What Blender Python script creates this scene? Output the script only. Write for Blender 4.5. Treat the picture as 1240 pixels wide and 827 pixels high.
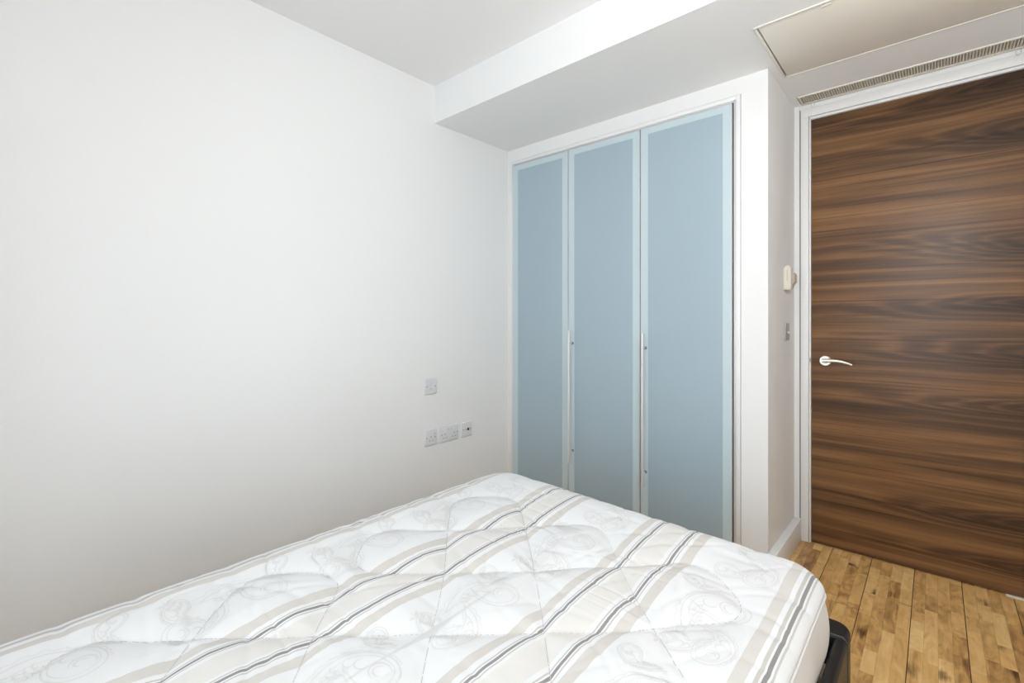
import bpy, bmesh, math, random
import numpy as np
from mathutils import Vector, Matrix

for o in list(bpy.data.objects):
    bpy.data.objects.remove(o, do_unlink=True)
scene = bpy.context.scene
COL = scene.collection
random.seed(7)

# ------------------------------------------------------------------ camera
CAM_H, YAW = 1.214, 0.73037
cam_data = bpy.data.cameras.new('camera')
cam = bpy.data.objects.new('camera', cam_data)
COL.objects.link(cam)
cam.location = (0, 0, CAM_H)
cam.rotation_euler = (math.pi / 2, 0, YAW)
cam_data.sensor_width = 36.0
cam_data.lens = 572.2 / 1240 * 36.0
cam_data.shift_y = -26.9 / 1240
cam_data.clip_start = 0.02
scene.camera = cam

# ------------------------------------------------------------------ daylight + exposure
world = bpy.data.worlds.new('world')
scene.world = world
world.use_nodes = True
wbg = world.node_tree.nodes['Background']
wbg.inputs['Color'].default_value = (0.86, 0.94, 1.0, 1)
wbg.inputs['Strength'].default_value = 3.6
vs = scene.view_settings
vs.view_transform = 'Standard'
vs.look = 'None'
vs.gamma = 1.0
vs.use_curve_mapping = False
vs.exposure = 0.0

# room dimensions (metres)
XL, XR = -2.228, 0.72          # left / right wall
YF, YW, YD = -0.95, 2.444, 3.004   # window wall, wardrobe wall, door wall
ZC, ZS = 2.605, 2.386          # ceiling, soffit
YB = 1.795                     # front of bulkhead
XP = -0.582                    # pier side
WX0, WX1, WZ0, WZ1 = -1.30, 0.64, 0.06, 2.50   # window opening

pl = bpy.data.lights.new('window_daylight', 'AREA')
pl.shape = 'RECTANGLE'
pl.size, pl.size_y = WX1 - WX0, WZ1 - WZ0
pl.cycles.is_portal = True
plo = bpy.data.objects.new('window_daylight', pl)
COL.objects.link(plo)
plo.location = ((WX0 + WX1) / 2, YF - 0.13, (WZ0 + WZ1) / 2)
plo.rotation_euler = (math.pi / 2, 0, 0)


# ------------------------------------------------------------------ materials
def newmat(name):
    m = bpy.data.materials.new(name)
    m.use_nodes = True
    nt = m.node_tree
    return m, nt, nt.nodes['Principled BSDF']


def node(nt, t, **kw):
    n = nt.nodes.new(t)
    for k, v in kw.items():
        setattr(n, k, v)
    return n


def plain(name, col, rough=0.5, metal=0.0, bump=0.0, bscale=60.0, var=0.03, spec=0.5, coat=0.0):
    """procedural: a little noise in colour and relief"""
    m, nt, b = newmat(name)
    tc = node(nt, 'ShaderNodeTexCoord')
    no = node(nt, 'ShaderNodeTexNoise')
    no.inputs['Scale'].default_value = bscale
    no.inputs['Detail'].default_value = 4
    nt.links.new(tc.outputs['Object'], no.inputs['Vector'])
    r = node(nt, 'ShaderNodeValToRGB')
    c = Vector(col)
    r.color_ramp.elements[0].position = 0.3
    r.color_ramp.elements[1].position = 0.7
    r.color_ramp.elements[0].color = (*(c * (1 - var)), 1)
    r.color_ramp.elements[1].color = (*[min(1, x * (1 + var)) for x in c], 1)
    nt.links.new(no.outputs['Fac'], r.inputs['Fac'])
    nt.links.new(r.outputs['Color'], b.inputs['Base Color'])
    b.inputs['Roughness'].default_value = rough
    b.inputs['Metallic'].default_value = metal
    b.inputs['Specular IOR Level'].default_value = spec
    b.inputs['Coat Weight'].default_value = coat
    if bump:
        bp = node(nt, 'ShaderNodeBump')
        bp.inputs['Strength'].default_value = bump
        bp.inputs['Distance'].default_value = 0.002
        nt.links.new(no.outputs['Fac'], bp.inputs['Height'])
        nt.links.new(bp.outputs['Normal'], b.inputs['Normal'])
    return m


M = {}
M['wall'] = plain('wall_paint', (0.88, 0.88, 0.875), 0.75, bump=0.04, bscale=180, var=0.006, spec=0.25)
M['ceiling'] = plain('ceiling_paint', (0.91, 0.91, 0.905), 0.85, var=0.005, spec=0.2)
M['gloss'] = plain('white_gloss_paint', (0.87, 0.87, 0.865), 0.35, var=0.008)
M['ivory'] = plain('ivory_panel_paint', (0.88, 0.835, 0.75), 0.45, var=0.012, bscale=4)
M['ivory_trim'] = plain('ivory_trim_paint', (0.85, 0.82, 0.75), 0.45, var=0.01)
M['vent'] = plain('vent_metal_paint', (0.66, 0.61, 0.51), 0.5, var=0.02)
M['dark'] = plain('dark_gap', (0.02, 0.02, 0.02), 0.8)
M['alu'] = plain('brushed_aluminium', (0.72, 0.725, 0.735), 0.35, metal=0.25, var=0.02, bscale=200)
M['steel'] = plain('satin_steel', (0.74, 0.74, 0.745), 0.3, metal=0.3, var=0.02, bscale=200)
M['nickel'] = plain('pale_satin_nickel', (0.80, 0.76, 0.70), 0.3, metal=0.7, var=0.02, bscale=120)
M['plastic'] = plain('white_plastic', (0.77, 0.775, 0.79), 0.3, var=0.006)
M['cream'] = plain('cream_plastic', (0.78, 0.73, 0.63), 0.4, var=0.01)
M['cream_shaded'] = plain('shaded_cream_plastic', (0.55, 0.50, 0.42), 0.45, var=0.01)  # darker copy of the cream, shade put into the colour
M['switch_grey'] = plain('grey_satin_plate', (0.42, 0.41, 0.40), 0.35, metal=0.3)
M['gap_shade'] = plain('grey_gap_shade', (0.22, 0.21, 0.20), 0.8)  # shade of the gap by the door frame, put into colour
M['pin'] = plain('socket_slot', (0.16, 0.16, 0.17), 0.6)
M['leather'] = plain('black_leather', (0.012, 0.011, 0.011), 0.40, bump=0.15, bscale=220, var=0.2)
M['seam'] = plain('leather_seam', (0.10, 0.10, 0.10), 0.4)
M['piping'] = plain('mattress_tape', (0.80, 0.80, 0.79), 0.8, var=0.01)
M['thread'] = plain('grey_thread', (0.52, 0.52, 0.52), 0.8)
M['print'] = plain('pale_grey_print', (0.765, 0.76, 0.75), 0.9, var=0.02)
M['pine'] = plain('slat_wood', (0.55, 0.40, 0.24), 0.6, var=0.1, bscale=12)
M['carcass'] = plain('carcass_board', (0.35, 0.36, 0.37), 0.6)


m, nt, b = newmat('fill_lamp_glass')  # emission for the added fill lamp
b.inputs['Base Color'].default_value = (0.9, 0.88, 0.84, 1)
b.inputs['Emission Color'].default_value = (1.0, 0.975, 0.95, 1)
b.inputs['Emission Strength'].default_value = 48.0
M['fill_glow'] = m


def glass_mat(name, col, rough):
    m, nt, b = newmat(name)
    tc = node(nt, 'ShaderNodeTexCoord')
    mp = node(nt, 'ShaderNodeMapping')
    mp.inputs['Scale'].default_value = (3.0, 3.0, 0.8)
    no = node(nt, 'ShaderNodeTexNoise')
    no.inputs['Scale'].default_value = 1.2
    no.inputs['Detail'].default_value = 2
    r = node(nt, 'ShaderNodeValToRGB')
    c = Vector(col)
    r.color_ramp.elements[0].color = (*(c * 0.97), 1)
    r.color_ramp.elements[1].color = (*(c * 1.03), 1)
    nt.links.new(tc.outputs['Object'], mp.inputs['Vector'])
    nt.links.new(mp.outputs['Vector'], no.inputs['Vector'])
    nt.links.new(no.outputs['Fac'], r.inputs['Fac'])
    nt.links.new(r.outputs['Color'], b.inputs['Base Color'])
    b.inputs['Roughness'].default_value = rough
    b.inputs['IOR'].default_value = 1.5
    return m


M['frost'] = glass_mat('frosted_blue_glass', (0.39, 0.495, 0.56), 0.34)
M['frost_edge'] = glass_mat('frosted_glass_border', (0.58, 0.69, 0.73), 0.34)

# thin clear window glass
m, nt, b = newmat('clear_window_glass')
tr = node(nt, 'ShaderNodeBsdfTransparent')
gl = node(nt, 'ShaderNodeBsdfGlossy')
gl.inputs['Roughness'].default_value = 0.02
mx = node(nt, 'ShaderNodeMixShader')
fr = node(nt, 'ShaderNodeFresnel')
fr.inputs['IOR'].default_value = 1.2
nt.links.new(fr.outputs[0], mx.inputs[0])
nt.links.new(tr.outputs[0], mx.inputs[1])
nt.links.new(gl.outputs[0], mx.inputs[2])
nt.links.new(mx.outputs[0], nt.nodes['Material Output'].inputs['Surface'])
M['pane'] = m


def math_n(nt, op, a, b=None, c=None):
    n = node(nt, 'ShaderNodeMath', operation=op)
    for i, v in enumerate((a, b, c)):
        if v is None:
            continue
        if isinstance(v, (int, float)):
            n.inputs[i].default_value = v
        else:
            nt.links.new(v, n.inputs[i])
    return n.outputs[0]


# walnut veneer, grain running across the door
def walnut():
    m, nt, b = newmat('walnut_veneer')
    tc = node(nt, 'ShaderNodeTexCoord')
    L = nt.links.new

    def noise(scale, sc, detail=2, dist=0.0, rough=0.5, off=(0, 0, 0)):
        mp = node(nt, 'ShaderNodeMapping')
        mp.inputs['Scale'].default_value = scale
        mp.inputs['Location'].default_value = off
        n = node(nt, 'ShaderNodeTexNoise')
        n.inputs['Scale'].default_value = sc
        n.inputs['Detail'].default_value = detail
        n.inputs['Distortion'].default_value = dist
        n.inputs['Roughness'].default_value = rough
        L(tc.outputs['Object'], mp.inputs['Vector'])
        L(mp.outputs['Vector'], n.inputs['Vector'])
        return n.outputs['Fac']
    warp = noise((0.35, 1, 1.6), 1.6, 2, 0.2, 0.5, (3.1, 0, 0.7))
    mid = noise((0.35, 1, 15), 1.5, 4, 0.1, 0.6)
    fine = noise((0.9, 1, 130), 1.0, 5, 0, 0.75)
    pores = noise((10, 1, 460), 1.0, 2)
    # grain lines run across; hearts (cathedral figure) open towards the hinge side
    sep = node(nt, 'ShaderNodeSeparateXYZ')
    L(tc.outputs['Object'], sep.inputs[0])
    X_, Z_ = sep.outputs[0], sep.outputs[2]
    sx_ = math_n(nt, 'MAXIMUM', math_n(nt, 'MULTIPLY_ADD', X_, 1.25, 0.42), 0.0)
    sx_ = math_n(nt, 'POWER', sx_, 1.5)
    zw = math_n(nt, 'MULTIPLY_ADD', math_n(nt, 'SUBTRACT', warp, 0.5), 0.28, Z_)
    ph = math_n(nt, 'MULTIPLY', zw, 80.0)
    heart = None
    dk = math_n(nt, 'MULTIPLY_ADD', sx_, 0.75, 0.45)
    for zc, amp, wd in ((2.24, 10, .055), (2.04, 9, .05), (1.57, 11, .06), (1.255, 10, .045), (1.08, 9, .045), (0.80, 10, .055), (0.30, 11, .05), (0.115, 8, .04)):
        q = math_n(nt, 'MULTIPLY', math_n(nt, 'SUBTRACT', zw, zc), 1.0 / wd)
        g_ = math_n(nt, 'MULTIPLY', math_n(nt, 'EXPONENT', math_n(nt, 'MULTIPLY', math_n(nt, 'MULTIPLY', q, q), -1.0)), sx_)
        ph = math_n(nt, 'MULTIPLY_ADD', g_, amp * 6.28 * 0.55, ph)
        qd = math_n(nt, 'MULTIPLY', q, 0.85)
        h_ = math_n(nt, 'MULTIPLY', math_n(nt, 'EXPONENT', math_n(nt, 'MULTIPLY', math_n(nt, 'MULTIPLY', qd, qd), -1.0)), dk)
        heart = h_ if heart is None else math_n(nt, 'ADD', heart, h_)
    ph = math_n(nt, 'MULTIPLY_ADD', mid, 9.0, ph)
    line = math_n(nt, 'MULTIPLY_ADD', math_n(nt, 'SINE', ph), 0.5, 0.5)
    line = math_n(nt, 'POWER', line, 1.5)
    bands = noise((0.16, 1, 4.6), 1.3, 2, 0.2, 0.5, (9.3, 0, 2.2))
    v = math_n(nt, 'MULTIPLY', bands, 0.70)
    v = math_n(nt, 'MULTIPLY_ADD', mid, 0.46, v)
    v = math_n(nt, 'MULTIPLY_ADD', line, 0.14, v)
    v = math_n(nt, 'MULTIPLY_ADD', fine, 0.34, v)
    v = math_n(nt, 'MULTIPLY_ADD', heart, -0.30, v)
    v = math_n(nt, 'SUBTRACT', v, 0.24)
    streak = noise((0.45, 1, 55), 1.0, 6, 0.15, 0.7, (1.7, 0, 4.4))
    r = node(nt, 'ShaderNodeValToRGB')
    els = r.color_ramp.elements
    els[0].position = 0.22
    els[0].color = (0.046, 0.024, 0.013, 1)
    els[1].position = 0.86
    els[1].color = (0.34, 0.18, 0.074, 1)
    e = els.new(0.42)
    e.color = (0.108, 0.053, 0.024, 1)
    e = els.new(0.60)
    e.color = (0.215, 0.106, 0.043, 1)
    L(v, r.inputs['Fac'])
    pr = node(nt, 'ShaderNodeValToRGB')
    pr.color_ramp.elements[0].position = 0.30
    pr.color_ramp.elements[0].color = (0.55, 0.5, 0.48, 1)
    pr.color_ramp.elements[1].position = 0.42
    pr.color_ramp.elements[1].color = (1, 1, 1, 1)
    L(pores, pr.inputs['Fac'])
    mix = node(nt, 'ShaderNodeMix', data_type='RGBA', blend_type='MULTIPLY')
    mix.inputs[0].default_value = 0.6
    L(r.outputs['Color'], mix.inputs[6])
    L(pr.outputs['Color'], mix.inputs[7])
    sr = node(nt, 'ShaderNodeValToRGB')
    sr.color_ramp.elements[0].position = 0.36
    sr.color_ramp.elements[0].color = (0.42, 0.36, 0.32, 1)
    sr.color_ramp.elements[1].position = 0.47
    sr.color_ramp.elements[1].color = (1, 1, 1, 1)
    L(streak, sr.inputs['Fac'])
    mix2 = node(nt, 'ShaderNodeMix', data_type='RGBA', blend_type='MULTIPLY')
    mix2.inputs[0].default_value = 0.8
    L(mix.outputs[2], mix2.inputs[6])
    L(sr.outputs['Color'], mix2.inputs[7])
    L(mix2.outputs[2], b.inputs['Base Color'])
    b.inputs['Roughness'].default_value = 0.42
    bp = node(nt, 'ShaderNodeBump')
    bp.inputs['Strength'].default_value = 0.12
    bp.inputs['Distance'].default_value = 0.001
    L(fine, bp.inputs['Height'])
    L(bp.outputs['Normal'], b.inputs['Normal'])
    return m


M['walnut'] = walnut()


# rustic oak floor strips: tint per strip comes from a mesh attribute
def oak():
    m, nt, b = newmat('rustic_oak_strip')
    L = nt.links.new
    at = node(nt, 'ShaderNodeAttribute', attribute_name='tint')
    geo = node(nt, 'ShaderNodeNewGeometry')
    sep = node(nt, 'ShaderNodeSeparateXYZ')
    L(geo.outputs['Position'], sep.inputs[0])
    cmb = node(nt, 'ShaderNodeCombineXYZ')
    L(sep.outputs[0], cmb.inputs[0])
    L(sep.outputs[1], cmb.inputs[1])
    L(math_n(nt, 'MULTIPLY', at.outputs['Fac'], 37.0), cmb.inputs[2])

    def noise(scale, detail=3, dist=0.0):
        mp = node(nt, 'ShaderNodeMapping')
        mp.inputs['Scale'].default_value = scale
        n = node(nt, 'ShaderNodeTexNoise')
        n.inputs['Scale'].default_value = 1.0
        n.inputs['Detail'].default_value = detail
        n.inputs['Distortion'].default_value = dist
        L(cmb.outputs[0], mp.inputs['Vector'])
        L(mp.outputs['Vector'], n.inputs['Vector'])
        return n.outputs['Fac']
    grain = noise((130, 5, 1), 4, 0.4)
    cloud = noise((20, 7, 1), 4, 1.6)
    wear = noise((9, 9, 0), 3, 0.8)
    v = math_n(nt, 'MULTIPLY', at.outputs['Fac'], 0.62)
    v = math_n(nt, 'MULTIPLY_ADD', grain, 0.28, v)
    v = math_n(nt, 'MULTIPLY_ADD', cloud, 0.95, v)
    v = math_n(nt, 'SUBTRACT', v, 0.50)
    r = node(nt, 'ShaderNodeValToRGB')
    els = r.color_ramp.elements
    els[0].position = 0.05
    els[0].color = (0.28, 0.13, 0.042, 1)
    els[1].position = 0.95
    els[1].color = (0.93, 0.65, 0.29, 1)
    e = els.new(0.45)
    e.color = (0.70, 0.415, 0.150, 1)
    L(v, r.inputs['Fac'])
    # knots
    vo = node(nt, 'ShaderNodeTexVoronoi')
    vo.inputs['Scale'].default_value = 1.0
    mp = node(nt, 'ShaderNodeMapping')
    mp.inputs['Scale'].default_value = (9, 4.6, 0.15)
    L(cmb.outputs[0], mp.inputs['Vector'])
    L(mp.outputs['Vector'], vo.inputs['Vector'])
    kd = math_n(nt, 'MULTIPLY_ADD', math_n(nt, 'SUBTRACT', grain, 0.5), 0.30, math_n(nt, 'MULTIPLY_ADD', math_n(nt, 'SUBTRACT', wear, 0.35), 0.55, vo.outputs['Distance']))
    kr = node(nt, 'ShaderNodeValToRGB')
    kr.color_ramp.elements[0].position = 0.12
    kr.color_ramp.elements[0].color = (0.12, 0.06, 0.04, 1)
    kr.color_ramp.elements[1].position = 0.30
    kr.color_ramp.elements[1].color = (1, 1, 1, 1)
    L(kd, kr.inputs['Fac'])
    mix = node(nt, 'ShaderNodeMix', data_type='RGBA', blend_type='MULTIPLY')
    mix.inputs[0].default_value = 0.85
    L(r.outputs['Color'], mix.inputs[6])
    L(kr.outputs['Color'], mix.inputs[7])
    L(mix.outputs[2], b.inputs['Base Color'])
    rr = math_n(nt, 'MULTIPLY_ADD', wear, 0.25, 0.22)
    L(rr, b.inputs['Roughness'])
    bp = node(nt, 'ShaderNodeBump')
    bp.inputs['Strength'].default_value = 0.1
    bp.inputs['Distance'].default_value = 0.001
    L(grain, bp.inputs['Height'])
    L(bp.outputs['Normal'], b.inputs['Normal'])
    return m


M['oak'] = oak()


# mattress ticking: woven stripes along the length
def ticking():
    m, nt, b = newmat('striped_mattress_ticking')
    L = nt.links.new
    tc = node(nt, 'ShaderNodeTexCoord')
    sep = node(nt, 'ShaderNodeSeparateXYZ')
    L(tc.outputs['Object'], sep.inputs[0])
    t = math_n(nt, 'ABSOLUTE', sep.outputs[0])
    W = (0.835, 0.84, 0.845)
    B = (0.685, 0.655, 0.615)
    C = (0.785, 0.765, 0.735)
    Bt = (0.60, 0.58, 0.55)
    D = (0.30, 0.285, 0.28)
    stops = [(0, W), (.130, B), (.160, W), (.174, Bt), (.179, W), (.182, D), (.189, W), (.192, Bt), (.197, W),
             (.207, C), (.273, W), (.283, Bt), (.288, W), (.291, D), (.298, W), (.301, Bt), (.306, W), (.320, B), (.350, W),
             (.590, B), (.620, W), (.631, Bt), (.637, W), (.641, D), (.650, W), (.654, Bt), (.659, W)]
    r = node(nt, 'ShaderNodeValToRGB')
    r.color_ramp.interpolation = 'CONSTANT'
    els = r.color_ramp.elements
    els[0].position = 0
    els[0].color = (*W, 1)
    els[1].position = stops[1][0]
    els[1].color = (*B, 1)
    for p, c in stops[2:]:
        e = els.new(p)
        e.color = (*c, 1)
    L(t, r.inputs['Fac'])
    wv = node(nt, 'ShaderNodeTexNoise')
    wv.inputs['Scale'].default_value = 420
    wv.inputs['Detail'].default_value = 2
    L(tc.outputs['Object'], wv.inputs['Vector'])
    L(r.outputs['Color'], b.inputs['Base Color'])
    b.inputs['Roughness'].default_value = 0.85
    b.inputs['Sheen Weight'].default_value = 0.15
    b.inputs['Specular IOR Level'].default_value = 0.2
    bp = node(nt, 'ShaderNodeBump')
    bp.inputs['Strength'].default_value = 0.06
    bp.inputs['Distance'].default_value = 0.001
    L(wv.outputs['Fac'], bp.inputs['Height'])
    L(bp.outputs['Normal'], b.inputs['Normal'])
    return m


M['ticking'] = ticking()
M['border'] = plain('mattress_border_fabric', (0.80, 0.785, 0.765), 0.85, bump=0.1, bscale=300, var=0.012, spec=0.2)


# ------------------------------------------------------------------ builders
WPOS = {}


def wp(o):
    return WPOS.get(o.name, Vector((0, 0, 0))) if o else Vector((0, 0, 0))


def link(o, parent, world_loc):
    COL.objects.link(o)
    world_loc = Vector(world_loc)
    if parent:
        o.parent = parent
    o.location = world_loc - wp(parent)
    WPOS[o.name] = world_loc
    return o


def tag(o, label=None, cat=None, group=None, kind=None):
    if label:
        o['label'] = label
    if cat:
        o['category'] = cat
    if group:
        o['group'] = group
    if kind:
        o['kind'] = kind
    return o


def empty(name, loc):
    return link(bpy.data.objects.new(name, None), None, loc)


def from_bm(name, bm, mat, parent=None, loc=None, smooth=False):
    """bm is in world coordinates; origin put at loc (default: bottom centre)"""
    if loc is None:
        xs = [v.co for v in bm.verts]
        loc = Vector(((min(c.x for c in xs) + max(c.x for c in xs)) / 2,
                      (min(c.y for c in xs) + max(c.y for c in xs)) / 2,
                      min(c.z for c in xs)))
    loc = Vector(loc)
    bmesh.ops.translate(bm, verts=bm.verts, vec=-loc)
    bmesh.ops.recalc_face_normals(bm, faces=bm.faces)
    me = bpy.data.meshes.new(name)
    bm.to_mesh(me)
    bm.free()
    for mm in (mat if isinstance(mat, (list, tuple)) else [mat]):
        me.materials.append(mm)
    if smooth:
        me.polygons.foreach_set('use_smooth', [True] * len(me.polygons))
        try:
            me.set_sharp_from_angle(angle=math.radians(40))
        except Exception:
            pass
    return link(bpy.data.objects.new(name, me), parent, loc)


def addbox(bm, lo, hi, bevel=0.0, seg=2):
    lo, hi = Vector(lo), Vector(hi)
    g = bmesh.ops.create_cube(bm, size=1.0)
    vs_ = g['verts']
    c, s = (lo + hi) / 2, hi - lo
    for v in vs_:
        v.co = Vector((c.x + v.co.x * s.x, c.y + v.co.y * s.y, c.z + v.co.z * s.z))
    if bevel:
        es = list({e for v in vs_ for e in v.link_edges})
        bmesh.ops.bevel(bm, geom=es, offset=bevel, segments=seg, affect='EDGES', profile=0.5)


def box(name, lo, hi, mat, parent=None, bevel=0.0, seg=2, smooth=None):
    bm = bmesh.new()
    addbox(bm, lo, hi, bevel, seg)
    return from_bm(name, bm, mat, parent, smooth=bool(bevel) if smooth is None else smooth)


def boxes(name, lst, mat, parent=None, bevel=0.0):
    bm = bmesh.new()
    for lo, hi in lst:
        addbox(bm, lo, hi, bevel)
    return from_bm(name, bm, mat, parent, smooth=bool(bevel))


def tube_bm(bm, pts, rad, n=10, cap=True):
    pts = [Vector(p) for p in pts]
    rads = rad if isinstance(rad, (list, tuple)) else [rad] * len(pts)
    rings = []
    up = Vector((0, 0, 1))
    for i, p in enumerate(pts):
        t = (pts[min(i + 1, len(pts) - 1)] - pts[max(i - 1, 0)]).normalized()
        a = t.cross(up)
        if a.length < 1e-3:
            a = t.cross(Vector((1, 0, 0)))
        a.normalize()
        b_ = t.cross(a).normalized()
        r = rads[i]
        ra, rb = r if isinstance(r, tuple) else (r, r)
        rings.append([bm.verts.new(p + a * (ra * math.cos(k * 2 * math.pi / n)) + b_ * (rb * math.sin(k * 2 * math.pi / n))) for k in range(n)])
    for i in range(len(rings) - 1):
        for k in range(n):
            bm.faces.new((rings[i][k], rings[i][(k + 1) % n], rings[i + 1][(k + 1) % n], rings[i + 1][k]))
    if cap:
        bm.faces.new(rings[0][::-1])
        bm.faces.new(rings[-1])


def tube(name, pts, rad, mat, parent=None, n=10):
    bm = bmesh.new()
    tube_bm(bm, pts, rad, n)
    return from_bm(name, bm, mat, parent, smooth=True)


def disc(name, c, axis, r, h, mat, parent=None, n=28, bev=0.0):
    """short cylinder from c along axis"""
    c, axis = Vector(c), Vector(axis).normalized()
    pts = [c, c + axis * (h - bev), c + axis * h] if bev else [c, c + axis * h]
    rr = [r, r, r - bev] if bev else [r, r]
    return tube(name, pts, rr, mat, parent, n)


# ------------------------------------------------------------------ the room
T = 0.12
tag(box('wall_left', (XL - T, YF - T, 0), (XL, YD + T, ZC), M['wall']), 'plain white painted wall beside the bed', None, None, 'structure')
tag(box('wall_right', (XR, YF - T, 0), (XR + T, YD + T, ZC), M['wall']), 'plain white wall on the door side', kind='structure')
DX0, DX1, DZ = -0.551, 0.455, 2.365     # outer edges of the door frame
tag(boxes('wall_back', [((XL, YD, 0), (DX0, YD + T, ZC)), ((DX1, YD, 0), (XR, YD + T, ZC)), ((DX0, YD, DZ), (DX1, YD + T, ZC))], M['wall']),
    'white wall around the walnut door', kind='structure')
tag(boxes('wall_front', [((XL, YF - T, 0), (WX0, YF, ZC)), ((WX1, YF - T, 0), (XR, YF, ZC)),
                         ((WX0, YF - T, 0), (WX1, YF, WZ0)), ((WX0, YF - T, WZ1), (WX1, YF, ZC))], M['wall']),
    'white wall around the window', kind='structure')
OX0, OX1, OZ = -2.212, -0.700, 2.306    # wardrobe opening
tag(box('wall_header', (XL, YW, OZ), (OX1, YW + 0.10, ZS), M['wall']), 'white wall strip above the wardrobe doors', kind='structure')
tag(box('wall_pier', (OX1, YW, 0), (XP, YD, ZS), M['wall']), 'narrow white pier between the wardrobe and the door', kind='structure')
tag(box('wall_nib', (XL, YW, 0), (OX0, YW + 0.10, OZ), M['wall']), 'thin white strip of wall beside the wardrobe', kind='structure')
tag(box('ceiling', (XL - T, YF - T, ZC), (XR + T, YD + T, ZC + T), M['ceiling']), 'flat white ceiling', kind='structure')
# the lowered soffit, with openings cut for the hatch and the vent
HX0, HX1, HY0, HY1 = -0.547, 0.46, 2.066, 2.592
VX0, VX1, VY0, VY1 = -0.543, 0.455, 2.862, 2.985
zt = ZC
tag(boxes('ceiling_bulkhead', [((XL, YB, ZS), (HX0, YD, zt)), ((HX1, YB, ZS), (XR, YD, zt)), ((HX0, YB, ZS), (HX1, HY0, zt)),
                               ((HX0, HY1, ZS), (HX1, VY0, zt)), ((HX0, VY1, ZS), (HX1, YD, zt)),
                               ((HX0, HY0, ZS + 0.06), (HX1, HY1, zt)), ((HX0, VY0, ZS + 0.05), (HX1, VY1, zt))], M['ceiling']),
    'lowered white ceiling bulkhead over the wardrobe and door', kind='structure')
for nm, lo, hi in (('baseboard_pier', (XP - 0.002, YW + 0.0, 0), (XP + 0.034, YD - 0.001, 0.118)),
                   ('baseboard_right', (XR - 0.018, YF, 0), (XR, YD, 0.11)),
                   ('baseboard_left', (XL, YF, 0), (XL + 0.018, YW, 0.11)),
                   ('baseboard_front', (XL + 0.018, YF, 0), (XR - 0.018, YF + 0.018, 0.11)),
                   ('baseboard_back', (DX1 + 0.003, YD - 0.018, 0), (XR - 0.018, YD, 0.11))):
    tag(box(nm, lo, hi, M['gloss'], None, 0.003), kind='structure')

# ------------------------------------------------------------------ floor of oak boards
floor = box('floor', (XL - T, YF - T, -0.12), (XR + T, YD + T, -0.004), M['dark'])
tag(floor, 'rustic oak strip floor with dark board joints', kind='structure')
BW = 0.1645
bx0 = -0.2385 - BW * 13
rng = random.Random(11)


def strip_mesh(name, w, l, tint, z0=0.008):
    bm = bmesh.new()
    addbox(bm, (-w / 2, -l / 2, -z0), (w / 2, l / 2, 0))
    # small chamfer on the upper edges
    top = [e for e in bm.edges if all(abs(v.co.z) < 1e-6 for v in e.verts)]
    bmesh.ops.bevel(bm, geom=top, offset=0.0006, segments=1, affect='EDGES')
    me = bpy.data.meshes.new(name)
    bm.to_mesh(me)
    bm.free()
    a = me.attributes.new('tint', 'FLOAT', 'FACE')
    a.data.foreach_set('value', [tint] * len(me.polygons))
    me.materials.append(M['oak'])
    return me


def runs(y0, y1, lo, hi):
    out, y = [], y0 - rng.random() * hi * 0.8
    while y < y1:
        l = rng.uniform(lo, hi)
        a, b_ = max(y, y0), min(y + l, y1)
        if b_ - a > 0.01:
            out.append((a, b_))
        y += l
    return out


for k in range(19):
    xa = bx0 + k * BW
    if xa + BW < XL or xa > XR:
        continue
    ya, yb = YF, YD + 0.05
    # board body: two boards end to end
    g = 0.0011
    cut = YF + 0.6 + (k * 0.73) % 1.6
    if xa > -0.62:
        cut = {9: 2.62, 10: 2.46, 11: 2.47, 12: 2.44, 13: 2.62, 14: 2.50}.get(k, cut)
    for (p, q) in ((ya, cut - 0.0004), (cut + 0.0004, yb)):
        pk = box('plank', (xa + g, p, -0.02), (xa + BW - g, q, -0.006), M['pine'], floor)
        sw = (BW - 2 * g) / 4
        detailed = xa > -0.75 and q > 1.2 and p > -0.2
        if detailed:
            lst = [(j, a, b_) for j in range(4) for (a, b_) in runs(max(p, 0.6), q, 0.10, 0.36)]
            for j, a, b_ in lst:
                t_ = min(1, max(0, rng.gauss(0.58, 0.25)))
                so = bpy.data.objects.new('strip', strip_mesh('strip', sw - 0.0003, b_ - a - 0.0003, t_))
                link(so, pk, (xa + g + sw * (j + 0.5), (a + b_) / 2, rng.uniform(-0.0002, 0.0002)))
            p2, q2 = p, 0.6
        else:
            p2, q2 = p, q
        if q2 > p2:
            bm = bmesh.new()
            lay = bm.faces.layers.float.new('tint')
            for j in range(4):
                for (a, b_) in runs(p2, q2, 0.12, 0.4):
                    n0 = set(bm.faces)
                    addbox(bm, (xa + g + sw * j + 0.0002, a, -0.008), (xa + g + sw * (j + 1) - 0.0002, b_ - 0.0003, 0))
                    t_ = min(1, max(0, rng.gauss(0.58, 0.25)))
                    for f_ in bm.faces:
                        if f_ not in n0:
                            f_[lay] = t_
            from_bm('strip_run', bm, M['oak'], pk)['kind'] = 'stuff'

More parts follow.
